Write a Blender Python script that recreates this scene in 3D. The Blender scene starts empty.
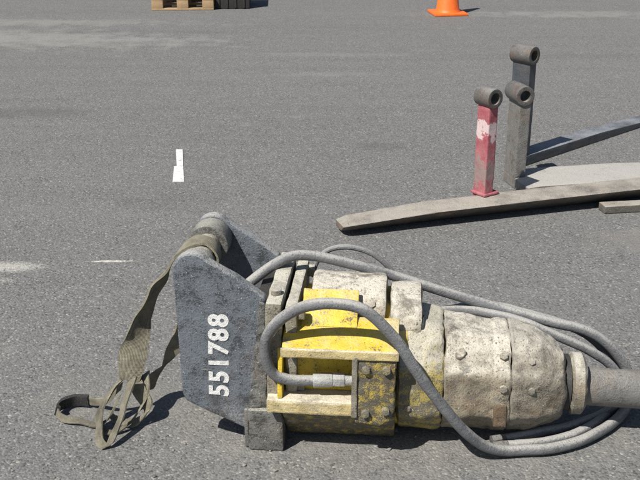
import bpy, bmesh, math, random
from mathutils import Vector, Matrix, noise
R = math.radians
random.seed(7)
sc = bpy.context.scene
col = sc.collection

# ------------------------------------------------------------------ camera, sky, sun, exposure
cd = bpy.data.cameras.new('camera'); cam = bpy.data.objects.new('camera', cd); col.objects.link(cam)
cd.sensor_width = 36.0; cd.lens = 56.25; cd.clip_start = 0.05; cd.clip_end = 500
cam.location = (0, 0, 1.6); cam.rotation_euler = (R(90 - 21.3), 0, 0)
sc.camera = cam
SUN_EL, SUN_AZ = 52.0, 223.0          # azimuth clockwise from +Y
w = bpy.data.worlds.new('World'); sc.world = w; w.use_nodes = True
nt = w.node_tree; nt.nodes.clear()
sky = nt.nodes.new('ShaderNodeTexSky'); sky.sky_type = 'NISHITA'; sky.sun_disc = False
sky.sun_elevation = R(SUN_EL); sky.sun_rotation = R(SUN_AZ)
bg = nt.nodes.new('ShaderNodeBackground'); bg.inputs[1].default_value = 0.052
wo = nt.nodes.new('ShaderNodeOutputWorld')
nt.links.new(sky.outputs[0], bg.inputs[0]); nt.links.new(bg.outputs[0], wo.inputs[0])
sl = bpy.data.lights.new('sun', 'SUN'); so = bpy.data.objects.new('sun', sl); col.objects.link(so)
sl.energy = 5.0; sl.angle = R(0.55); sl.color = (1.0, 0.95, 0.87)
tosun = Vector((math.sin(R(SUN_AZ)) * math.cos(R(SUN_EL)), math.cos(R(SUN_AZ)) * math.cos(R(SUN_EL)), math.sin(R(SUN_EL))))
so.rotation_euler = tosun.to_track_quat('Z', 'Y').to_euler(); so.location = (-3, -3, 6)
vs = sc.view_settings
vs.view_transform = 'Standard'; vs.look = 'None'; vs.gamma = 1; vs.exposure = 0.28; vs.use_curve_mapping = False

# ------------------------------------------------------------------ node helpers
class NT:
    def __init__(s, name):
        s.m = bpy.data.materials.new(name); s.m.use_nodes = True
        s.t = s.m.node_tree; s.b = s.t.nodes['Principled BSDF']
        s.co = s.t.nodes.new('ShaderNodeTexCoord').outputs['Object']
    def link(s, a, b): s.t.links.new(a, b)
    def _set(s, sock, v):
        if hasattr(v, 'is_output'): s.link(v, sock)
        elif isinstance(v, tuple) and len(v) == 3 and sock.type == 'RGBA': sock.default_value = (*v, 1)
        else: sock.default_value = v
    def noise(s, scale, detail=4, rough=.6, co=None, dist=0):
        n = s.t.nodes.new('ShaderNodeTexNoise'); s.link(co or s.co, n.inputs['Vector'])
        n.inputs['Scale'].default_value = scale; n.inputs['Detail'].default_value = detail
        n.inputs['Roughness'].default_value = rough; n.inputs['Distortion'].default_value = dist
        return n.outputs['Fac']
    def voro(s, scale, out='Color', feature='F1', co=None):
        n = s.t.nodes.new('ShaderNodeTexVoronoi'); n.feature = feature
        s.link(co or s.co, n.inputs['Vector']); n.inputs['Scale'].default_value = scale
        return n.outputs[out]
    def mapco(s, scale, loc=(0, 0, 0), rot=(0, 0, 0)):
        n = s.t.nodes.new('ShaderNodeMapping'); s.link(s.co, n.inputs[0])
        n.inputs['Scale'].default_value = scale; n.inputs['Location'].default_value = loc; n.inputs['Rotation'].default_value = rot
        return n.outputs[0]
    def ramp(s, v, lo, hi, a=0., b=1.):
        n = s.t.nodes.new('ShaderNodeMapRange'); s._set(n.inputs[0], v)
        for i, q in enumerate((lo, hi, a, b)): s._set(n.inputs[1 + i], q)
        return n.outputs[0]
    def math(s, op, a, b=0.):
        n = s.t.nodes.new('ShaderNodeMath'); n.operation = op; s._set(n.inputs[0], a); s._set(n.inputs[1], b)
        return n.outputs[0]
    def mix(s, f, a, b, mode='MIX'):
        n = s.t.nodes.new('ShaderNodeMix'); n.data_type = 'RGBA'; n.blend_type = mode
        s._set(n.inputs[0], f); s._set(n.inputs[6], a); s._set(n.inputs[7], b)
        return n.outputs[2]
    def sep(s, v):
        n = s.t.nodes.new('ShaderNodeSeparateXYZ'); s.link(v, n.inputs[0]); return n.outputs
    def up(s):
        g = s.t.nodes.new('ShaderNodeNewGeometry'); return s.sep(g.outputs['Normal'])[2]
    def bump(s, h, dist, strength=1.0, prev=None):
        n = s.t.nodes.new('ShaderNodeBump'); s._set(n.inputs['Height'], h)
        n.inputs['Distance'].default_value = dist; n.inputs['Strength'].default_value = strength
        if prev: s.link(prev, n.inputs['Normal'])
        return n.outputs[0]
    def done(s, colr, rough, normal=None, metal=0.):
        s._set(s.b.inputs['Base Color'], colr); s._set(s.b.inputs['Roughness'], rough)
        s._set(s.b.inputs['Metallic'], metal)
        if normal: s.link(normal, s.b.inputs['Normal'])
        return s.m

def dusty(name, paint, dust, dust_amt, chip=(.06, .05, .045), chip_amt=.5, speck=.5, rust=(.16, .075, .03), rust_amt=.3, rough=.75, scale=1., grime=0., edge=.5, scratch=0., splash=0.):
    """worn paint: paint, chipped to steel, rusted, with pale stone dust that settles on what faces up"""
    s = NT(name)
    big = s.noise(5 * scale, 5, .6); mid = s.noise(26 * scale, 6, .7); fine = s.noise(170 * scale, 3, .7); grit = s.noise(420 * scale, 2, .5)
    c = s.mix(s.ramp(mid, .3, .7), paint, tuple(x * .72 for x in paint))
    ch = s.ramp(s.math('ADD', s.math('MULTIPLY', mid, .6), s.math('MULTIPLY', fine, .5)), .66 - .14 * chip_amt, .70 - .14 * chip_amt)
    c = s.mix(ch, c, chip)
    ru = s.math('MULTIPLY', s.ramp(s.noise(9 * scale, 6, .65, s.mapco((1, 1, 1), (3, 7, 1))), .52, .68), rust_amt)
    c = s.mix(ru, c, rust)
    d = s.math('ADD', s.math('MULTIPLY', s.up(), .34), s.math('ADD', s.math('MULTIPLY', big, .55), s.math('MULTIPLY', fine, .35)))
    if splash:
        pp = s.sep(s.co)
        d = s.math('ADD', d, s.math('MULTIPLY', s.ramp(s.math('SUBTRACT', s.math('MULTIPLY', pp[0], .9), pp[2]), -.62, -.10), splash))
    df = s.ramp(d, .92 - .6 * dust_amt, 1.08 - .6 * dust_amt, 0, .93)
    dc = s.mix(s.ramp(grit, .35, .65), dust, tuple(x * .70 for x in dust))
    c = s.mix(df, c, dc)
    if grime:
        gn = s.math('ADD', s.math('MULTIPLY', s.noise(11 * scale, 6, .72, s.mapco((1, 1, 1.3), (9, 2, 5)), .6), .75), s.math('MULTIPLY', fine, .25))
        c = s.mix(s.ramp(gn, .50, .62, 0, grime), c, s.mix(s.ramp(mid, .4, .6), (.075, .062, .046), (.16, .145, .12)))
        g2 = s.noise(34 * scale, 5, .75, s.mapco((1, 1, 1), (4, 8, 3)))
        c = s.mix(s.ramp(g2, .56, .64, 0, grime * .8), c, (.19, .18, .165))
    if scratch:
        for rot, off in (((.3, .5, .2), (1, 2, 3)), ((-.5, -.7, .4), (7, 4, 1))):
            sn = s.noise(10 * scale, 3, .6, s.mapco((1.2, 14, 14), off, rot), .3)
            c = s.mix(s.math('MULTIPLY', s.ramp(sn, .66, .69), s.ramp(mid, .42, .55, 0, scratch)), c, (.34, .34, .33))
    if edge:
        pt = s.t.nodes.new('ShaderNodeNewGeometry').outputs['Pointiness']
        ef = s.ramp(s.math('ADD', pt, s.math('MULTIPLY', s.math('SUBTRACT', fine, .5), .10)), .535, .565, 0, edge)
        c = s.mix(ef, c, tuple(min(.5, x * 1.0 + .10) for x in chip))
    sp = s.ramp(fine, .36 + .05 * speck, .30 + .05 * speck)            # dark pits
    c = s.mix(s.math('MULTIPLY', sp, .75), c, (.035, .032, .03))
    sp2 = s.ramp(s.noise(230 * scale, 2, .6, s.mapco((1, 1, 1), (1, 4, 9))), .66, .70)   # pale grit
    c = s.mix(s.math('MULTIPLY', sp2, .7 * speck), c, (.55, .53, .48))
    n = s.bump(mid, .006, .6); n = s.bump(fine, .0035, .7, n)
    return s.done(c, s.math('ADD', rough - .1, s.math('MULTIPLY', df, .2)), n)

def plain(name, c, rough=.6, metal=0., var=.25, scale=60, bd=.0015):
    s = NT(name); f = s.noise(scale, 5, .65); g = s.noise(scale * 7, 2, .6)
    cc = s.mix(s.ramp(f, .3, .7), tuple(x * (1 - var) for x in c), tuple(min(1, x * (1 + var)) for x in c))
    cc = s.mix(s.ramp(g, .55, .75, 0, .35), cc, (.3, .28, .25))
    return s.done(cc, rough, s.bump(f, bd, .6), metal)

def make_asphalt():
    s = NT('asphalt')
    v = s.sep(s.voro(150, 'Color'))[0]; v2 = s.sep(s.voro(330, 'Color'))[1]
    dist = s.voro(150, 'Distance')
    big = s.noise(.7, 4, .55); mid = s.noise(5, 5, .6); fine = s.noise(90, 3, .7)
    c = s.mix(s.ramp(v, 0, 1), (.074, .075, .076), (.222, .222, .219))
    c = s.mix(s.ramp(v2, .0, 1., 0, .5), c, (.168, .169, .169))
    c = s.mix(s.ramp(v, .955, .97, 0, .85), c, (.36, .345, .31))            # pale stones
    c = s.mix(s.ramp(v, .07, .04, 0, .8), c, (.05, .048, .046))             # pits
    c = s.mix(s.ramp(mid, .35, .7, 0, .22), c, (.190, .189, .186))
    # long traffic-polished streaks, slightly slanted
    st = s.noise(1.0, 4, .6, s.mapco((.22, 2.6, 1), (0, 0, 0), (0, 0, R(-6))))
    c = s.mix(s.ramp(st, .45, .72, 0, .24), c, (.2, .2, .197))
    c = s.mix(s.ramp(st, .45, .28, 0, .2), c, (.092, .09, .087))
    p = s.sep(s.co)
    def blob(cx, cy, rx, ry, colr, amt, ns=7, sl=0):
        nonlocal c
        dx = s.math('DIVIDE', s.math('SUBTRACT', p[0], cx), rx)
        yy = s.math('SUBTRACT', s.math('SUBTRACT', p[1], cy), s.math('MULTIPLY', s.math('SUBTRACT', p[0], cx), sl))
        dy = s.math('DIVIDE', yy, ry)
        r2 = s.math('ADD', s.math('MULTIPLY', dx, dx), s.math('MULTIPLY', dy, dy))
        q = s.math('ADD', s.ramp(r2, 1.3, 0), s.ramp(s.noise(ns, 5, .7), .3, .75, -.65, .5))
        c = s.mix(s.ramp(q, .2, .9, 0, amt), c, colr)
    blob(-3.0, 9.2, 2.6, .6, (.31, .305, .29), .5, 5, -.12)      # pale dusty smear far left
    blob(-3.3, 10.1, 2.6, .3, (.30, .29, .27), .45, 5, -.05)
    blob(2.9, 10.6, 1.8, .3, (.29, .28, .265), .45, 5)
    blob(-1.28, 3.80, .17, .07, (.55, .54, .50), .62, 60)          # scuffs by the sling
    blob(-1.36, 3.66, .16, .04, (.5, .49, .46), .5, 60)
    blob(-.88, 3.86, .12, .014, (.62, .60, .54), .9, 40, .02)
    blob(.1, 8.4, .9, .12, (.26, .25, .235), .35, 7)
    blob(.05, 7.6, .5, .1, (.26, .25, .24), .35, 7)
    blob(1.5, 4.1, .5, .22, (.235, .225, .205), .5, 6)
    blob(-.6, 2.75, .4, .22, (.2, .195, .18), .5, 12)
    blob(-.75, 4.6, .30, .16, (.085, .084, .082), .28, 9)            # old oil drips
    blob(.35, 5.6, .22, .10, (.08, .078, .075), .45, 12)
    blob(-1.9, 6.4, .5, .2, (.09, .088, .086), .45, 6)
    blob(.2, 3.35, .12, .06, (.075, .073, .07), .5, 20)
    blob(.25, 2.62, .95, .42, (.27, .26, .235), .38, 14)           # stone dust shaken off the hammer
    tk = s.noise(1.4, 5, .65, s.mapco((.25, 3.4, 1), (5, 1, 0), (0, 0, R(14))))
    c = s.mix(s.ramp(tk, .56, .66, 0, .12), c, (.085, .084, .082))  # faint tyre marks
    h = s.math('ADD', s.math('MULTIPLY', v, .45), s.math('ADD', s.math('MULTIPLY', dist, -.5), s.math('MULTIPLY', fine, .5)))
    n = s.bump(h, .006, .7); n = s.bump(mid, .01, .4, n)
    return s.done(c, .9, n)

M = {}
M['asphalt'] = make_asphalt()
M['bluesteel'] = dusty('blue_grey_worn_steel', (.150, .172, .200), (.46, .465, .45), .46, chip=(.055, .062, .07), chip_amt=.65, speck=1.2, rust_amt=.2, rough=.6, scratch=.7, edge=.8, splash=.22)
M['pale'] = dusty('dust_caked_casting', (.34, .30, .225), (.68, .645, .56), .62, chip=(.12, .10, .075), chip_amt=.35, speck=1.1, rust_amt=.7, rust=(.20, .135, .08), grime=.9, edge=.4)
M['flange'] = dusty('dust_caked_flange', (.30, .28, .22), (.62, .60, .52), .55, chip=(.10, .09, .075), chip_amt=.5, speck=.8, rust_amt=.3, grime=.6, edge=.3)
M['yellow'] = dusty('worn_yellow_paint', (.76, .55, .05), (.64, .60, .47), .34, chip=(.12, .10, .06), chip_amt=.35, speck=.3, rust_amt=.15, rough=.55)
M['bleach'] = dusty('sun_bleached_yellow_paint', (.68, .56, .28), (.74, .69, .56), .72, chip=(.16, .13, .08), chip_amt=.2, speck=.35, rust_amt=.2, rough=.65, grime=.45, edge=.6)
M['footsteel'] = dusty('gritty_grey_foot_steel', (.17, .17, .16), (.42, .41, .36), .50, chip=(.06, .06, .055), chip_amt=.7, speck=1.0, rust_amt=.2)
M['yellowchip'] = dusty('chipped_yellow_paint', (.50, .38, .07), (.46, .43, .35), .42, chip=(.105, .098, .075), chip_amt=1.15, speck=1.2, rust_amt=.3, rough=.7, scale=1.7, grime=.5, edge=.8)
M['nose'] = dusty('worn_brown_grey_casting', (.29, .26, .205), (.60, .565, .485), .58, chip=(.09, .08, .065), chip_amt=.6, speck=1.0, rust_amt=.8, rust=(.17, .115, .065), grime=.85, edge=.5, scratch=.5)
M['yellowdust'] = dusty('dusty_chipped_yellow_casting', (.46, .37, .11), (.58, .55, .46), .62, chip=(.15, .14, .11), chip_amt=.95, speck=1.1, rust_amt=.3, grime=.4, edge=.4)
M['rubber'] = dusty('dusty_grey_hose_rubber', (.17, .175, .185), (.46, .455, .435), .56, chip=(.07, .07, .07), chip_amt=.2, speck=.35, rust_amt=0, rough=.7)
M['chisel'] = dusty('ground_steel_chisel', (.17, .168, .162), (.33, .32, .29), .33, chip=(.10, .09, .08), chip_amt=.3, speck=.3, rust_amt=.35, rust=(.2, .13, .07), rough=.5)
M['dark'] = plain('shade_dark_steel', (.03, .03, .03), .7, 0, .3)  # near-black colour that paints shade into the cavity, recess and gap
M['zinc'] = dusty('dull_plated_fitting', (.42, .43, .43), (.50, .49, .45), .30, chip=(.22, .22, .21), chip_amt=.4, speck=.3, rust_amt=.2, rough=.5)
M['stencil'] = dusty('worn_stencil_paint', (.88, .88, .87), (.82, .82, .80), .2, chip=(.13, .14, .155), chip_amt=.12, speck=.2, rust_amt=0, scale=1.6, edge=0)
M['roadpaint'] = dusty('worn_road_paint', (.84, .84, .82), (.74, .74, .71), .2, chip=(.30, .29, .28), chip_amt=.30, speck=.4, rust_amt=0, rough=.8, scale=1.2, edge=0)
M['white'] = plain('white_stencil_paint', (.84, .84, .82), .7, 0, .04, 90)
def make_webbing():
    s = NT('dirty_tan_webbing')
    uv = s.t.nodes.new('ShaderNodeUVMap').outputs[0]; q = s.sep(uv)
    n = s.noise(30, 5, .7); fine = s.noise(260, 2, .6)
    c = s.mix(s.ramp(n, .3, .7), (.23, .21, .15), (.46, .43, .33))
    c = s.mix(s.ramp(s.noise(8, 5, .7), .5, .68, 0, .75), c, (.12, .112, .09))
    wv = s.math('ADD', s.math('SINE', s.math('MULTIPLY', q[1], 2600.)), s.math('SINE', s.math('MULTIPLY', q[0], 60.)))
    c = s.mix(s.ramp(wv, -1, -2, 0, .35), c, (.07, .065, .05))
    st = s.ramp(s.math('ABSOLUTE', s.math('SUBTRACT', s.math('ABSOLUTE', q[0]), .72)), .07, .03)     # stitched selvedge lines
    c = s.mix(s.math('MULTIPLY', st, .5), c, (.40, .37, .29))
    c = s.mix(s.ramp(fine, .62, .70, 0, .6), c, (.42, .40, .34))
    nb = s.bump(wv, .0012, .8); nb = s.bump(fine, .002, .6, nb)
    return s.done(c, .95, nb)
M['webbing'] = make_webbing()
M['forkgrey'] = dusty('weathered_grey_fork_steel', (.21, .205, .195), (.50, .485, .455), .50, chip=(.10, .085, .07), chip_amt=.4, speck=.3, rust_amt=.6, rust=(.20, .13, .08), rough=.65, scratch=.6)
M['eyesteel'] = dusty('dark_worn_tube_steel', (.12, .115, .11), (.34, .33, .31), .36, chip=(.05, .045, .04), chip_amt=.6, speck=.6, rust_amt=.5, rough=.6)
M['forkblue'] = dusty('dark_blue_grey_fork_steel', (.075, .085, .10), (.30, .32, .35), .40, chip=(.06, .06, .06), chip_amt=.4, speck=.25, rust_amt=.2, rough=.6)
M['forkbeam'] = dusty('rusty_beige_fork_steel', (.14, .13, .115), (.45, .415, .365), .48, chip=(.08, .07, .06), chip_amt=.4, speck=.2, rust_amt=.8, rust=(.26, .17, .125), rough=.7, scratch=.7, grime=.35)
def make_red():
    s = NT('faded_red_paint'); p = s.sep(s.co)
    n = s.noise(22, 6, .7); n2 = s.noise(55, 5, .7); f = s.noise(200, 3, .6)
    c = s.mix(s.ramp(n, .35, .65), (.31, .07, .09), (.40, .15, .165))
    patch = s.math('ADD', s.ramp(s.math('ABSOLUTE', s.math('SUBTRACT', p[2], .40)), .10, .0), s.math('MULTIPLY', s.math('SUBTRACT', n, .5), 3.0))
    c = s.mix(s.ramp(patch, .62, .72, 0, .92), c, (.62, .50, .50))
    bare = s.math('ADD', s.ramp(s.math('ABSOLUTE', s.math('SUBTRACT', p[2], .20)), .12, .0), s.math('MULTIPLY', s.math('SUBTRACT', n2, .5), 3.0))
    c = s.mix(s.ramp(bare, .35, .80, 0, .85), c, (.25, .215, .20))
    c = s.mix(s.ramp(f, .66, .72, 0, .7), c, (.5, .42, .4)); c = s.mix(s.ramp(f, .33, .28, 0, .7), c, (.06, .04, .04))
    return s.done(c, .75, s.bump(n2, .003, .6))
M['red'] = make_red()
M['orange'] = plain('orange_cone_plastic', (.85, .16, .02), .5, 0, .1, 20)
M['conewhite'] = plain('white_reflective_band', (.8, .8, .78), .4, 0, .04, 20)
M['matteblack'] = plain('matte_black', (.025, .025, .025), .8, 0, .2, 30)
M['wood'] = dusty('weathered_pallet_wood', (.50, .33, .16), (.60, .48, .30), .35, chip=(.30, .19, .09), chip_amt=.3, speck=.1, rust_amt=.15, rough=.85)
M['grit'] = plain('grit_stone', (.22, .21, .195), .9, 0, .5, 30)

# ------------------------------------------------------------------ mesh helpers
def link(name, bm, mat, parent=None, smooth=True, ang=35):
    bmesh.ops.recalc_face_normals(bm, faces=bm.faces)
    me = bpy.data.meshes.new(name); bm.to_mesh(me); bm.free()
    me.materials.append(M[mat] if isinstance(mat, str) else mat)
    if smooth:
        me.polygons.foreach_set('use_smooth', [True] * len(me.polygons))
        me.set_sharp_from_angle(angle=R(ang))
    o = bpy.data.objects.new(name, me); col.objects.link(o)
    if parent: o.parent = parent
    return o
def tag(o, label=None, cat=None, group=None, kind=None):
    for k, v in (('label', label), ('category', cat), ('group', group), ('kind', kind)):
        if v: o[k] = v
    return o
def empty(name, loc, rz, label, cat, group=None):
    o = bpy.data.objects.new(name, None); col.objects.link(o); o.location = loc; o.rotation_euler = (0, 0, rz)
    o.empty_display_size = .1
    return tag(o, label, cat, group)
def rough_up(bm, amp, freq, seed=0):
    bm.normal_update()
    off = Vector((seed * 7.3, seed * 3.1, seed * 5.7))
    for v in bm.verts:
        n = noise.fractal(v.co * freq + off, 1.0, 2.0, 4)
        v.co += v.normal * n * amp
def bevel(bm, w, seg=2):
    es = [e for e in bm.edges if len(e.link_faces) == 2 and e.calc_face_angle(0) > R(25)]
    bmesh.ops.bevel(bm, geom=es, offset=w, segments=seg, profile=.6, affect='EDGES', clamp_overlap=True)
def box(x0, x1, y0, y1, z0, z1, bv=.006, seg=2):
    bm = bmesh.new()
    r = bmesh.ops.create_cube(bm, size=1)
    for v in r['verts']:
        v.co = Vector((x0 + (v.co.x + .5) * (x1 - x0), y0 + (v.co.y + .5) * (y1 - y0), z0 + (v.co.z + .5) * (z1 - z0)))
    if bv: bevel(bm, bv, seg)
    return bm
def prism(pts, axis, a, b, bv=.004, seg=2):
    """polygon pts (2D) extruded along axis ('y': pts=(x,z), 'x': pts=(y,z), 'z': pts=(x,y))"""
    bm = bmesh.new()
    def P(q, t): return {'y': (q[0], t, q[1]), 'x': (t, q[0], q[1]), 'z': (q[0], q[1], t)}[axis]
    A = [bm.verts.new(P(q, a)) for q in pts]; B = [bm.verts.new(P(q, b)) for q in pts]
    n = len(pts)
    bm.faces.new(A); bm.faces.new(B[::-1])
    for i in range(n): bm.faces.new((A[i], B[i], B[(i + 1) % n], A[(i + 1) % n]))
    bmesh.ops.recalc_face_normals(bm, faces=bm.faces)
    if bv: bevel(bm, bv, seg)
    return bm
def densify(bm, step, amp, freq, seed):
    """cut a shape up finely and knock its surfaces about"""
    bmesh.ops.triangulate(bm, faces=bm.faces)
    for _ in range(7):
        es = [e for e in bm.edges if e.calc_length() > step]
        if not es: break
        bmesh.ops.subdivide_edges(bm, edges=es, cuts=1, use_grid_fill=False)
        bmesh.ops.triangulate(bm, faces=bm.faces)
    rough_up(bm, amp, freq, seed)
    return bm
def cyl(p0, p1, r0, r1=None, seg=20, bv=0):
    p0, p1 = Vector(p0), Vector(p1); d = p1 - p0
    bm = bmesh.new()
    bmesh.ops.create_cone(bm, cap_ends=True, segments=seg, radius1=r0, radius2=r0 if r1 is None else r1, depth=d.length)
    m = Matrix.Translation((p0 + p1) / 2) @ d.to_track_quat('Z', 'Y').to_matrix().to_4x4()
    bmesh.ops.transform(bm, matrix=m, verts=bm.verts)
    if bv: bevel(bm, bv, 2)
    return bm
def tube(p0, p1, ro, ri, seg=24, bv=.002):
    """a short pipe, open through the middle"""
    p0, p1 = Vector(p0), Vector(p1); d = (p1 - p0); q = d.to_track_quat('Z', 'Y')
    bm = bmesh.new(); rings = []
    for (r, t) in ((ro, 0), (ro, 1), (ri, 1), (ri, 0)):
        rings.append([bm.verts.new(p0 + d * t + q @ Vector((r * math.cos(a), r * math.sin(a), 0))) for a in [2 * math.pi * k / seg for k in range(seg)]])
    for k in range(4):
        A, B = rings[k], rings[(k + 1) % 4]
        for i in range(seg): bm.faces.new((A[i], A[(i + 1) % seg], B[(i + 1) % seg], B[i]))
    bmesh.ops.recalc_face_normals(bm, faces=bm.faces)
    if bv: bevel(bm, bv, 2)
    return bm
def catmull(P, per=10):
    P = [Vector(p) for p in P]; P = [2 * P[0] - P[1]] + P + [2 * P[-1] - P[-2]]
    out = []
    for i in range(1, len(P) - 2):
        for k in range(per):
            t = k / per; a, b, c, d = P[i - 1:i + 3]
            out.append(.5 * ((2 * b) + (c - a) * t + (2 * a - 5 * b + 4 * c - d) * t * t + (3 * b - a - 3 * c + d) * t ** 3))
    out.append(P[-2].copy()); return out
def sweep(P, r, seg=14, per=10, bend=0):
    pts = catmull(P, per); bm = bmesh.new(); rings = []
    u = None
    for i, p in enumerate(pts):
        t = (pts[min(i + 1, len(pts) - 1)] - pts[max(i - 1, 0)]).normalized()
        if u is None: u = t.orthogonal().normalized()
        u = (u - t * u.dot(t)).normalized(); v = t.cross(u)
        rr = r * (1 + .03 * noise.noise(p * 30)); p = p + Vector((noise.noise(p * 9), noise.noise(p * 9 + Vector((5, 0, 0))), 0)) * .0025
        rings.append([bm.verts.new(p + rr * (u * math.cos(2 * math.pi * k / seg) + v * math.sin(2 * math.pi * k / seg))) for k in range(seg)])
    for A, B in zip(rings, rings[1:]):
        for k in range(seg): bm.faces.new((A[k], A[(k + 1) % seg], B[(k + 1) % seg], B[k]))
    bm.faces.new(rings[0][::-1]); bm.faces.new(rings[-1])
    return bm
def lathe_x(prof, cy, cz, seg=72, sq=2.0, step=.012, amp=0, freq=10, seed=0, cap=True):
    """profile [(x, r, zoff)] turned round the X axis; sq > 2 squares the section"""
    pr = []
    for a, b in zip(prof, prof[1:]):
        n = max(1, int(math.hypot(b[0] - a[0], b[1] - a[1]) / step))
        for k in range(n):
            t = k / n; pr.append([a[j] + (b[j] - a[j]) * t for j in range(3)])
    pr.append(list(prof[-1]))
    bm = bmesh.new(); rings = []
    for x, r, zo in pr:
        ring = []
        for k in range(seg):
            a = 2 * math.pi * k / seg; c, s_ = math.cos(a), math.sin(a)
            q = (abs(c) ** sq + abs(s_) ** sq) ** (-1 / sq)
            ring.append(bm.verts.new((x, cy + r * q * c, cz + zo + r * q * s_)))
        rings.append(ring)
    for A, B in zip(rings, rings[1:]):
        for k in range(seg): bm.faces.new((A[k], A[(k + 1) % seg], B[(k + 1) % seg], B[k]))
    if cap: bm.faces.new(rings[0][::-1]); bm.faces.new(rings[-1])
    bmesh.ops.recalc_face_normals(bm, faces=bm.faces)
    if amp: rough_up(bm, amp, freq, seed)
    return bm
def facet_x(prof, cz, seg=128, step=.007, amp=.004, freq=18, seed=0):
    """eight-sided casting with softened corners, along X; prof (x, r, zoff)"""
    pr = []
    for a, b in zip(prof, prof[1:]):
        n = max(1, int(math.hypot(b[0] - a[0], b[1] - a[1]) / step))
        pr += [[a[j] + (b[j] - a[j]) * k / n for j in range(3)] for k in range(n)]
    pr.append(list(prof[-1])); bm = bmesh.new(); rings = []
    for x, r, zo in pr:
        ring = []
        for k in range(seg):
            a = 2 * math.pi * k / seg; h = (a + math.pi / 8) % (math.pi / 4) - math.pi / 8
            q = 1 / math.cos(h); q = q if q < 1.06 else 1.06 + .3 * (q - 1.06)
            ring.append(bm.verts.new((x, r * q * math.cos(a), cz + zo + r * q * math.sin(a))))
        rings.append(ring)
    for A, B in zip(rings, rings[1:]):
        for k in range(seg): bm.faces.new((A[k], A[(k + 1) % seg], B[(k + 1) % seg], B[k]))
    bm.faces.new(rings[0][::-1]); bm.faces.new(rings[-1])
    bmesh.ops.recalc_face_normals(bm, faces=bm.faces); rough_up(bm, amp, freq, seed)
    return bm
def ribbon(P, W, th=.005, per=12):
    """webbing: points, width vectors"""
    pts = catmull(P, per); ws = catmull(W, per); bm = bmesh.new(); rings = []
    for i, (p, wv) in enumerate(zip(pts, ws)):
        p += Vector((noise.noise(p * 16), noise.noise(p * 16 + Vector((9, 0, 0))), noise.noise(p * 16 + Vector((0, 9, 0))) * .4)) * .006
        wv = Matrix.Rotation(.5 * noise.noise(p * 12), 3, (pts[min(i + 1, len(pts) - 1)] - pts[max(i - 1, 0)]).normalized()) @ wv
        t = (pts[min(i + 1, len(pts) - 1)] - pts[max(i - 1, 0)]).normalized()
        n = t.cross(wv).normalized() * th / 2
        j = wv * (.06 * noise.noise(p * 25))
        rings.append([bm.verts.new(p + s * (wv / 2 + j) * (1 if abs(s) < 1 else 1) + n * m) for s, m in ((-1, -1), (-.5, -1.2), (0, -1), (.5, -1.2), (1, -1), (1, 1), (.5, .8), (0, 1), (-.5, .8), (-1, 1))])
    uvl = bm.loops.layers.uv.new('UVMap'); U = (-1, -.5, 0, .5, 1, 1, .5, 0, -.5, -1); L = [0.]
    for i in range(1, len(pts)): L.append(L[-1] + (pts[i] - pts[i - 1]).length)
    for i in range(len(rings) - 1):
        A, B = rings[i], rings[i + 1]
        for k in range(10):
            k2 = (k + 1) % 10; f = bm.faces.new((A[k], A[k2], B[k2], B[k]))
            for lp, uvv in zip(f.loops, ((U[k], L[i]), (U[k2], L[i]), (U[k2], L[i + 1]), (U[k], L[i + 1]))): lp[uvl].uv = uvv
    bm.faces.new(rings[0][::-1]); bm.faces.new(rings[-1])
    return bm
def hexbolt(c, d, r, h):
    c = Vector(c); d = Vector(d).normalized()
    return cyl(c - d * .004, c + d * h, r, seg=6, bv=r * .12)
def mesh_text(ch, size):
    cu = bpy.data.curves.new('t', 'FONT'); cu.body = ch; cu.size = size; cu.extrude = .0005; cu.offset = size * .034
    cu.align_x = 'CENTER'; cu.align_y = 'CENTER'; cu.resolution_u = 6
    ob = bpy.data.objects.new('t', cu); col.objects.link(ob); bpy.context.view_layer.update()
    me = bpy.data.meshes.new_from_object(ob.evaluated_get(bpy.context.evaluated_depsgraph_get()))
    bpy.data.objects.remove(ob); bpy.data.curves.remove(cu)
    return me

# ------------------------------------------------------------------ setting
bm = bmesh.new(); g = 120
v = [bm.verts.new(p) for p in ((-g, -g, 0), (g, -g, 0), (g, g, 0), (-g, g, 0))]; bm.faces.new(v)
tag(link('asphalt_pavement', bm, 'asphalt', smooth=False), 'grey weathered asphalt yard with pale scuffs', 'pavement', kind='structure')

# ------------------------------------------------------------------ hydraulic hammer
H = empty('hydraulic_hammer', (-.10, 2.63, 0), R(-5), 'dust-caked yellow and grey hydraulic breaker hammer lying on the asphalt', 'hydraulic hammer')
cheek = [(-.232 + .053 * math.cos(R(t)), .537 + .055 * math.sin(R(t))) for t in range(185, 40, -12)] + [(-.114, .527), (-.034, .468),
         (-.034, .075), (-.060, .054), (-.090, .055), (-.160, .088), (-.245, .128), (-.268, .142), (-.277, .165), (-.281, .36)]
plates = []
for (a, b, s) in ((-.170, -.132, 1), (.135, .173, 2)):
    pl = prism(cheek, 'y', a, b, .008, 3)
    pl = densify(pl, .02, .0012, 14, s)
    plates.append(link('side_plate', pl, 'bluesteel', H))
plates[0]['label'] = 'blue grey side plate with white stencilled number'
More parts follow.
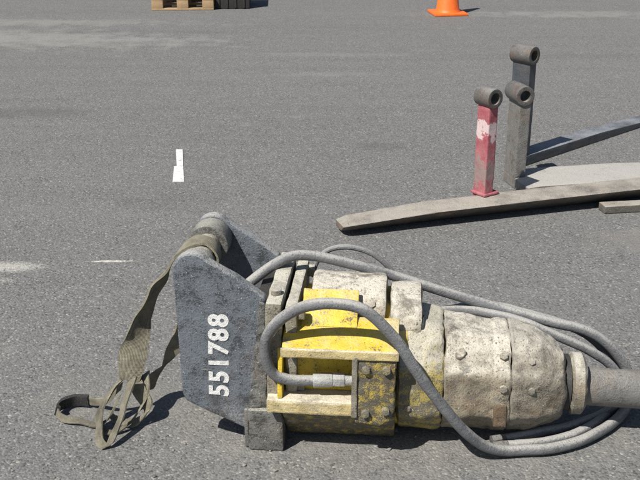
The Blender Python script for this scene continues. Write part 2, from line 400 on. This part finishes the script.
# stencilled number, reading upwards
for i, ch in enumerate('551788'):
    me = mesh_text(ch, .076); me.materials.append(M['stencil'])
    o = bpy.data.objects.new('stencil_digit', me); col.objects.link(o); o.parent = plates[0]
    # glyph x -> +Z, glyph y -> -X, normal -> -Y
    rot = Matrix(((0, -1, 0), (0, 0, -1), (1, 0, 0))).to_4x4()
    tilt = Matrix.Rotation(R(random.uniform(-3, 3)), 4, 'Z')
    o.matrix_local = Matrix.Translation((-.168 + i * .0012, -.1711, .180 + i * .0437)) @ rot @ tilt
link('edge_strip', densify(prism([(-.088, .128), (-.0345, .134), (-.0345, .455), (-.050, .462), (-.060, .36)], 'y', -.1765, -.1705, .002), .010, .006, 30, 41), 'footsteel', H)
# inner bosses, pin
link('pin_boss', cyl((-.232, .055, .528), (-.232, .133, .528), .060, seg=40, bv=.008), 'footsteel', H)
link('pin_boss', cyl((-.232, -.130, .528), (-.232, -.085, .528), .052, seg=40, bv=.006), 'footsteel', H)
link('pin', cyl((-.232, -.084, .528), (-.232, .054, .528), .038, seg=32), 'flange', H)
# web between the cheeks, near-black to stand in for the cavity's shade
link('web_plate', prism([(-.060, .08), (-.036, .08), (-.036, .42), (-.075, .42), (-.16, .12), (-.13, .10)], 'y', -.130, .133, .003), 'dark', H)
# feet at the lower corners
for (a, b) in ((-.192, -.100), (.105, .195)):
    f = link('foot', densify(box(-.088, .012, a, b, .001, .132, .008), .02, .003, 18, 5), 'footsteel', H)
    link('gusset', box(-.100, -.0885, a + .012, b - .012, .004, .125, .003), 'footsteel', f)
# mounting flange (two plates bolted together)
f1 = link('mounting_flange', densify(box(-.033, .012, -.188, .190, .133, .462, .006), .02, .003, 16, 3), 'flange', H)
f2 = link('mounting_flange', densify(box(.020, .052, -.176, .182, .09, .446, .006), .02, .003, 16, 4), 'flange', H)
for (y, z) in ((-.15, .42), (.15, .42), (-.15, .20), (.15, .20)):
    link('bolt', hexbolt((.052, y, z), (1, 0, 0), .020, .020), 'flange', f2)
for y in (-.12, .12):
    link('bolt', hexbolt((-.010, y, .462), (0, 0, 1), .016, .014), 'flange', f1)
# housing core (octagon section)
sec = [(-.118, .075), (-.06, .03), (.12, .03), (.185, .09), (.185, .33), (.12, .395), (-.02, .395), (-.118, .33)]
link('housing', densify(prism(sec, 'x', .0525, .355, .010, 2), .022, .004, 12, 6), 'yellow', H)
# dust-caked rounded cover on top
arc = [(.045 + .130 * math.cos(R(t)), .345 + .108 * math.sin(R(t))) for t in range(0, 181, 12)]
link('cover', densify(prism([(.175, .30)] + arc[1:-1] + [(-.088, .345), (-.088, .30)], 'x', .078, .292, .012, 2), .02, .006, 13, 8), 'pale', H)
arc2 = [(.03 + .125 * math.cos(R(t)), .325 + .108 * math.sin(R(t))) for t in range(0, 181, 15)]
link('valve_block', densify(prism([(.155, .28)] + arc2[1:-1] + [(-.095, .325), (-.095, .28)], 'x', .302, .392, .014, 2), .018, .006, 15, 9), 'pale', H)
link('recess_shade_disc', cyl((.388, -.055, .350), (.400, -.055, .350), .030, seg=24, bv=.003), 'dark', H)  # dark disc in place of an open recess, its shade put into the colour
for x in (.12, .25):
    link('bolt', hexbolt((x, -.052, .408), (0, -.75, .66), .013, .011), 'pale', H)
# yellow side frame with its recess
link('added_recess_panel', densify(box(.0145, .2055, -.155, -.1195, .1875, .333, .003), .02, .002, 18, 44), 'yellow', H)  # extra panel added ahead of the recess wall so it catches more light
link('lower_rail', densify(box(-.030, .216, -.224, -.117, .146, .187, .006), .02, .002, 20, 10), 'bleach', H)
link('belly_plate', densify(prism([(-.217, .1455), (-.119, .1455), (-.030, .012), (-.098, .010)], 'x', .013, .326, .006), .02, .003, 16, 11), 'yellowchip', H)
eb = prism([(.217, .128), (.285, .122), (.312, .140), (.324, .175), (.326, .318), (.318, .333), (.217, .333)], 'y', -.230, -.112, .010, 3)
link('end_block', densify(eb, .014, .0045, 24, 12), 'yellowchip', H)
link('frame_lip', densify(box(.206, .222, -.236, -.118, .150, .338, .003), .02, .002, 20, 21), 'flange', H)
link('upper_rail', densify(prism([(-.226, .334), (-.226, .352), (-.118, .392), (-.100, .392), (-.100, .340)], 'x', .016, .330, .004), .02, .002, 18, 13), 'yellow', H)
link('rail_lip', densify(box(.014, .332, -.236, -.2265, .328, .353, .003), .02, .002, 18, 23), 'bleach', H)
link('top_plate', densify(prism([(-.150, .382), (-.052, .452), (-.044, .446), (-.138, .372)], 'x', .060, .215, .003), .02, .002, 18, 14), 'yellow', H)
link('rib', densify(prism([(-.215, .188), (-.119, .188), (-.119, .333), (-.190, .333)], 'x', .000, .014, .003), .02, .002, 18, 15), 'yellow', H)
for (x, z) in ((.245, .30), (.300, .30), (.245, .165), (.300, .175)):
    link('bolt', hexbolt((x, -.232, z), (0, -1, 0), .012, .010), 'yellowchip', H)
# front cylinder and nose
prof = [(.325, .100, .02), (.328, .160, .02), (.336, .172, .02), (.40, .173, .016), (.450, .166, .012), (.456, .161, .011), (.457, .10, .011)]
link('back_head', facet_x(prof, .178, 144, .006, .006, 20, 3), 'yellowdust', H)
prof = [(.4575, .10, .010), (.458, .158, .010), (.463, .162, .010), (.55, .153, .004), (.596, .150, .0), (.604, .154, 0), (.638, .153, .0), (.644, .149, 0), (.6443, .1, 0)]
link('cylinder_body', facet_x(prof, .178, 144, .006, .006, 16, 2), 'pale', H)
prof = [(.6445, .08, 0), (.645, .149, 0), (.650, .152, 0), (.690, .146, -.003), (.730, .137, -.008), (.744, .130, -.010), (.772, .118, -.014), (.794, .106, -.016), (.804, .092, -.018), (.806, .060, -.018)]
link('front_head', facet_x(prof, .178, 144, .006, .006, 18, 5), 'nose', H)
# lumps of the casting: pads, through-bolts, retainer pin hole
pads = [((.505, -.118, .300), (0, -.7, .71), .020, .004)]
for c, d, r, h in pads:
    link('casting_pad', densify(cyl(Vector(c) - Vector(d) * .03, Vector(c) + Vector(d) * h, r * 1.2, r * .8, 24, .006), .010, .009, 22, 17), 'pale', H)
for c, d, r in (((.622, -.108, .290), (0, -.7, .7), .012), ((.622, -.152, .215), (0, -1, 0), .012), ((.70, -.102, .272), (0, -.7, .7), .011), ((.70, -.140, .205), (0, -1, 0), .011), ((.36, -.168, .15), (0, -1, 0), .010)):
    link('bolt', hexbolt(c, d, r, .009), 'nose' if c[0] > .66 else 'pale', H)
link('retainer_plug', densify(box(.600, .636, -.161, -.120, .095, .165, .006), .012, .003, 30, 18), dusty('brown_grease_stain', (.17, .12, .075), (.4, .35, .27), .2, rust_amt=.5, rust=(.13, .085, .05), speck=.5), H)
# collar and chisel
link('gap_shade_ring', lathe_x([(.803, .04, 0), (.804, .080, 0), (.822, .082, 0), (.823, .04, 0)], 0, .160, 48), 'dark', H)  # ring coloured near-black to imitate the shaded gap behind the collar
link('collar', lathe_x([(.824, .04, 0), (.825, .082, 0), (.831, .090, 0), (.858, .090, 0), (.866, .080, 0), (.867, .04, 0)], 0, .158, 64, 2, .006, .003, 25, 4), 'flange', H)
link('chisel', lathe_x([(.866, .03, 0), (.868, .056, 0), (1.10, .055, -.006), (1.50, .054, -.016), (1.62, .050, -.02), (1.80, .012, -.026), (1.805, .002, -.026)], 0, .150, 40, 2, .02, .0015, 12, 7), 'chisel', H)
# hoses
hoseA = [(.196, -.185, .239), (.150, -.187, .239), (.090, -.192, .236), (.030, -.200, .240), (-.012, -.206, .262), (-.030, -.212, .318), (-.022, -.218, .380), (.020, -.226, .440), (.085, -.232, .480), (.165, -.236, .492), (.245, -.238, .474),
         (.325, -.240, .392), (.375, -.240, .312), (.425, -.238, .238), (.475, -.232, .170), (.525, -.215, .105), (.580, -.192, .052), (.640, -.168, .024), (.700, -.155, .022), (.775, -.138, .022), (.860, -.092, .022),
         (.938, -.020, .022), (.995, .050, .022), (1.028, .108, .030), (1.040, .135, .075), (1.024, .140, .130), (.975, .142, .195), (.925, .142, .238), (.866, .135, .268), (.790, .130, .286), (.700, .135, .306), (.628, .140, .322),
         (.478, .150, .360), (.329, .138, .412), (.179, .112, .462), (.070, .095, .490), (.000, .075, .490), (-.076, .040, .450), (-.150, .010, .385), (-.185, -.02, .30)]
a = link('hose', sweep(hoseA, .0155, 16, 10), 'rubber', H)
fit = link('hose_fitting', cyl((.098, -.1905, .2365), (.152, -.187, .239), .0205, seg=24, bv=.002), 'zinc', a)
link('hose_fitting', cyl((.152, -.187, .239), (.185, -.185, .239), .0215, seg=6, bv=.002), 'zinc', a)
link('hose_fitting', cyl((.185, -.185, .239), (.207, -.185, .239), .016, seg=20), 'zinc', a)
hoseB = [(.40, .180, .270), (.50, .158, .305), (.625, .098, .318), (.700, .084, .304), (.744, .080, .288), (.820, .082, .256), (.900, .090, .215), (.965, .095, .165), (1.000, .094, .105), (.985, .085, .045), (.935, .060, .0155),
         (.885, .022, .0155), (.820, -.018, .0155), (.750, -.046, .0155), (.690, -.072, .0155), (.620, -.100, .0155)]
b = link('hose', sweep(hoseB, .0140, 16, 10), 'rubber', H)
link('hose_fitting', cyl((.645, -.090, .0165), (.605, -.106, .0165), .0160, seg=6, bv=.002), 'eyesteel', b)
hoseC = [(.44, .200, .255), (.52, .185, .300), (.628, .172, .312), (.700, .168, .298), (.790, .165, .276), (.860, .168, .252), (.910, .172, .222), (.955, .172, .178), (.995, .170, .120), (1.008, .160, .065), (.998, .128, .026), (.965, .075, .0155), (.915, .012, .0155), (.845, -.052, .0155), (.765, -.095, .0155), (.690, -.116, .0155), (.625, -.132, .0155)]
c3 = link('hose', sweep(hoseC, .0145, 16, 10), 'rubber', H)
link('hose_fitting', cyl((.650, -.126, .0165), (.606, -.137, .0165), .0160, seg=6, bv=.002), 'eyesteel', c3)
arcC = [(.060, .150, .400), (.078, .165, .446), (.110, .172, .478), (.161, .174, .490), (.215, .174, .482), (.262, .174, .458), (.313, .172, .406), (.340, .168, .350)]
link('grease_line', sweep(arcC, .0085, 10, 10), 'rubber', H)

# ------------------------------------------------------------------ webbing sling hanging from the bracket
S = empty('lifting_sling', (-.10, 2.63, 0), R(-5), 'dirty tan webbing sling hanging off the hammer bracket onto the asphalt', 'sling')
Y = Vector((0, 1, 0))
band = [(-.236, -.02, .484), (-.200, -.02, .494), (-.186, -.018, .528), (-.200, -.018, .560), (-.232, -.016, .572), (-.285, -.018, .552), (-.345, -.02, .470), (-.385, -.02, .400), (-.416, -.02, .330), (-.440, -.025, .250), (-.458, -.03, .180), (-.470, -.04, .125)]
bw = [(.0, .062, 0), (.0, .062, 0), (0, .062, .0), (0, .062, .0), (0, .062, 0), (.01, .060, .01), (.02, .058, .01), (.03, .055, .0), (.048, .045, .0), (.070, .03, -.005), (.076, .02, -.01), (.055, .02, -.02)]
link('band', ribbon(band, bw, .006), 'webbing', S)
leg2 = [(-.470, -.03, .130), (-.430, .0, .098), (-.400, .03, .105), (-.350, .06, .190), (-.310, .08, .280), (-.270, .08, .40), (-.24, .07, .49)]
l2w = [(.01, .01, .05), (.01, .01, .055), (.02, .01, .055), (.045, .0, -.025), (.045, .0, -.02), (.03, .03, -.01), (0, .05, 0)]; l2w = [Vector(q) * 0.85 for q in l2w]
link('band', ribbon(leg2, l2w, .006), 'webbing', S)
eye1 = [(-.475, -.03, .140), (-.510, -.07, .105), (-.535, -.12, .060), (-.525, -.19, .016), (-.495, -.222, .010), (-.475, -.19, .040), (-.462, -.12, .090), (-.455, -.05, .135)]
e1w = [(.03, .02, .02), (.02, .0, .035), (.02, .0, .035), (.03, .0, .02), (.03, .012, .012), (.028, .0, .015), (.028, .0, .02), (.03, .0, .02)]; e1w = [Vector(q) * 0.8 for q in e1w]
link('eye_loop', ribbon(eye1, e1w, .005), 'webbing', S)
eye2 = [(-.490, -.05, .110), (-.535, -.04, .060), (-.585, -.012, .030), (-.640, -.002, .026), (-.688, -.028, .026), (-.690, -.065, .024), (-.655, -.098, .018), (-.600, -.108, .014), (-.548, -.118, .016), (-.512, -.13, .045), (-.485, -.09, .100)]
e2w = [(.01, .01, .04), (.0, .0, .042), (.0, .0, .045), (0, .006, .045), (.006, .0, .045), (.01, .0, .04), (0, .02, .03), (0, .03, .012), (0, .03, .008), (.02, .02, .015), (.02, .02, .02)]; e2w = [Vector(q) * 0.6 for q in e2w]
link('eye_loop', ribbon(eye2, e2w, .005), 'webbing', S)
dark_strip = [(-.615, -.0035, .027), (-.655, -.006, .027), (-.686, -.026, .027), (-.694, -.047, .026), (-.689, -.068, .025)]
sw = [(0, .004, .036), (.003, .003, .036), (.005, .0, .036), (.006, 0, .034), (.008, 0, .032)]
link('eye_dark_strip', ribbon(dark_strip, sw, .013), 'matteblack', S)  # thick black strip round the outer bend of the eye loop
fold = [(-.465, -.02, .135), (-.430, -.05, .085), (-.405, -.08, .050), (-.44, -.10, .020), (-.500, -.09, .014), (-.53, -.06, .02)]
fw = [(.04, .03, .02), (.035, .02, .03), (.03, .0, .035), (.0, .03, .02), (.0, .03, .01), (0, .03, .01)]; fw = [Vector(q) * 0.8 for q in fw]
tail = [(-.462, -.03, .150), (-.500, -.045, .120), (-.530, -.085, .085), (-.545, -.115, .040), (-.515, -.150, .012), (-.470, -.135, .016), (-.430, -.085, .050), (-.415, -.04, .090), (-.425, .0, .130)]
tw = [(.02, .01, .01), (.018, .012, .01), (.016, 0, .016), (.02, .005, .01), (.01, .018, .004), (.006, .02, .006), (.012, .0, .02), (.016, 0, .02), (.02, .01, .01)]
link('eye_loop', ribbon(tail, tw, .005), 'webbing', S)
link('fold', ribbon(fold, fw, .005), 'webbing', S)

# ------------------------------------------------------------------ loader forks
def eye(parent, x, z, w_, ro, ri, mat):
    return link('eye_tube', tube((x, -w_ / 2, z), (x, w_ / 2, z), ro, ri), mat, parent)
def fork(name, loc, rz, label, L, w_, t, hgt, mat, ro=.054, shank_mat=None, front=0.):
    F = empty(name, loc, rz, label, 'fork', 'loader forks lying on the asphalt')
    bl = prism([(-t, .0), (L * .55, .0), (L, .006), (L, .016), (L * .45, t * .92), (.03, t), (-t * .0, t * 1.0), (-t, t * .9)], 'y', -w_ / 2 - front, w_ / 2, .004)
    link('blade', densify(bl, .05, .002, 9, 31), mat, F)
    sh = prism([(-t, t * .75), (-.002, t + .001), (.000, hgt - ro * .8), (-t, hgt - ro * .8)], 'y', -w_ / 2 + .002, w_ / 2 - .002, .004)
    link('shank', densify(sh, .03, .002, 12, 32), shank_mat or mat, F)
    eye(F, -t * .5 - .006, hgt, w_ + .012, ro, ro * .58, 'eyesteel')
    return F
fork('loader_fork', (1.025, 4.90, .001), R(13), 'shorter weathered grey fork standing beside the red shank', 1.25, .140, .058, .475, 'forkgrey', .048, front=.16)
fork('loader_fork', (1.100, 5.27, .001), R(43), 'tallest dark blue grey fork standing behind the grey one', 1.55, .115, .056, .600, 'forkblue', .048)
B = empty('loader_fork', (.10, 4.13, .001), R(17.3), 'long rusty tapered fork lying in front with a worn red upright shank', 'fork', 'loader forks lying on the asphalt')
ln = 2.3
bm = bmesh.new()
secs = [(0, -.012, .100, .022, .052), (.05, -.020, .125, .016, .058), (.45, -.02, .145, .002, .078), (1.0, -.02, .15, 0, .082), (ln, -.02, .15, 0, .084)]
rings = [[bm.verts.new(p) for p in ((x, a + (z1 - z0) * 1.3, z0), (x, b_, z0), (x, b_, z1), (x, a, z1))] for x, a, b_, z0, z1 in secs]
for A_, B_ in zip(rings, rings[1:]):
    for k in range(4): bm.faces.new((A_[k], A_[(k + 1) % 4], B_[(k + 1) % 4], B_[k]))
bm.faces.new(rings[0][::-1]); bm.faces.new(rings[-1]); bmesh.ops.recalc_face_normals(bm, faces=bm.faces)
bevel(bm, .005, 2)
link('blade', densify(bm, .05, .003, 8, 33), 'forkbeam', B)
# red shank, its foot on the far edge of the blade
def turned(bm, x, y, rz):
    bmesh.ops.transform(bm, matrix=Matrix.Translation((x, y, 0)) @ Matrix.Rotation(rz, 4, 'Z'), verts=bm.verts); return bm
rx, ry, rr = .750, .150, R(16)
sh = link('shank', turned(densify(box(-.027, .027, -.041, .041, .0, .512, .006), .03, .002, 12, 34), rx, ry, rr), 'red', B)
sh['label'] = 'worn red painted upright shank'
link('eye_tube', turned(tube((-.004, -.050, .548), (-.004, .050, .548), .045, .027), rx, ry, rr), 'eyesteel', B)
link('heel_weld', turned(densify(box(-.036, .060, -.050, .048, .0825, .096, .006), .02, .004, 25, 35), rx, ry, rr), 'red', B)
# short flat bar on the ground at the right
fb = link('flat_bar', densify(box(0, 1.0, -.035, .035, .002, .038, .004), .05, .002, 10, 36), 'forkbeam')
fb.location = (1.335, 4.47, 0); fb.rotation_euler = (0, R(0), R(9))
tag(fb, 'short flat steel bar on the ground beside the long fork', 'steel bar')

# ------------------------------------------------------------------ painted mark
for nm, pts in (('painted_mark', [(-.819, 5.523), (-.779, 5.523), (-.738, 5.20), (-.704, 4.93), (-.761, 4.93), (-.790, 5.19), (-.768, 5.20)]),):
    bm = bmesh.new()
    poly = [(-.820, 5.52), (-.780, 5.525), (-.742, 5.20), (-.705, 4.93), (-.760, 4.932), (-.787, 5.20), (-.782, 5.20)]
    poly = [(-.825, 5.525), (-.786, 5.522), (-.742, 5.20), (-.704, 4.93), (-.762, 4.93), (-.791, 5.195), (-.777, 5.20)]
    vs_ = [bm.verts.new((x, y, .004)) for x, y in poly]; bm.faces.new(vs_)
    r = bmesh.ops.extrude_face_region(bm, geom=bm.faces[:])
    for e in r['geom']:
        if isinstance(e, bmesh.types.BMVert): e.co.z = .0005
    tag(link(nm, bm, 'roadpaint', smooth=False), 'small stepped white paint mark on the open asphalt', 'paint mark')

# ------------------------------------------------------------------ traffic cone
C = empty('traffic_cone', (1.335, 10.62, 0), R(8), 'orange traffic cone standing at the far edge of the yard', 'traffic cone')
link('base', box(-.175, .175, -.175, .175, .001, .030, .010), 'orange', C)
bm = bmesh.new()
def cone_body(prof, seg=40):
    bm = bmesh.new(); rg = [[bm.verts.new((r * math.cos(2 * math.pi * k / seg), r * math.sin(2 * math.pi * k / seg), z)) for k in range(seg)] for r, z in prof]
    for A_, B_ in zip(rg, rg[1:]):
        for k in range(seg): bm.faces.new((A_[k], A_[(k + 1) % seg], B_[(k + 1) % seg], B_[k]))
    return bm
link('cone_body', cone_body([(.135, .028), (.126, .045), (.120, .06), (.030, .70), (.022, .705), (.020, .69)]), 'orange', C)
link('reflective_band', cone_body([(.0925, .27), (.0735, .405), (.071, .405)]), 'conewhite', C)

# ------------------------------------------------------------------ pallet at the far edge
P = empty('wooden_pallet', (-1.80, 10.86, 0), R(3), 'weathered wooden pallet lying at the far edge beside a black box', 'pallet')
LX, LY = .66, .80
for k in range(3):
    y = k * (LY - .09) / 2
    link('bottom_board', box(.0, LX, y, y + .09, .002, .022, .002), 'wood', P)
for k in range(3):
    for j in range(3):
        x = j * (LX - .12) / 2; y = k * (LY - .09) / 2
        link('block', box(x, x + .12, y, y + .09, .0225, .100, .002), 'wood', P)
for k in range(3):
    x = k * (LX - .12) / 2
    link('stringer_board', box(x, x + .12, 0, LY, .1005, .120, .002), 'wood', P)
for k in range(6):
    y = k * (LY - .09) / 5
    link('deck_board', box(-.004, LX + .004, y, y + .09, .1205, .142, .002), 'wood', P)

K = empty('black_box', (-1.13, 10.97, 0), R(2), 'black box standing beside the wooden pallet', 'box')
link('tub', box(0, .37, 0, .5, .002, .30, .015), 'matteblack', K)
link('rim', box(-.012, .382, -.012, .512, .3005, .335, .006), 'matteblack', K)
for k in range(4):
    link('rib', box(.03 + k * .09, .05 + k * .09, -.010, .004, .012, .29, .003), 'matteblack', K)

# ------------------------------------------------------------------ loose grit on the asphalt
bm = bmesh.new()
for k in range(900):
    t = random.random(); y = 2.2 + 7 * t * t; x = random.uniform(-.45, .45) * y
    r = random.uniform(.0015, .0042) * (1.5 if random.random() < .04 else 1)
    m = Matrix.Translation((x, y, r * .4)) @ Matrix.Rotation(random.uniform(0, 6), 4, 'Z') @ Matrix.Diagonal((r * random.uniform(.8, 1.5), r, r * .7, 1))
    bmesh.ops.create_icosphere(bm, subdivisions=1, radius=1, matrix=m)
for k in range(70):
    x = random.gauss(.1, .55); y = 2.55 + random.gauss(0, .22); r = random.uniform(.003, .0075)
    if y < 2.25: continue
    m = Matrix.Translation((x, y, r * .5)) @ Matrix.Rotation(random.uniform(0, 6), 4, 'Z') @ Matrix.Diagonal((r * random.uniform(.8, 1.5), r, r * .75, 1))
    q = bmesh.ops.create_icosphere(bm, subdivisions=1, radius=1, matrix=m)
    for v_ in q['verts']: v_.co += Vector((random.uniform(-1, 1), random.uniform(-1, 1), random.uniform(-.5, .5))) * r * .25
tag(link('loose_grit', bm, 'grit', smooth=False), 'loose grit scattered over the asphalt', 'grit', kind='stuff')
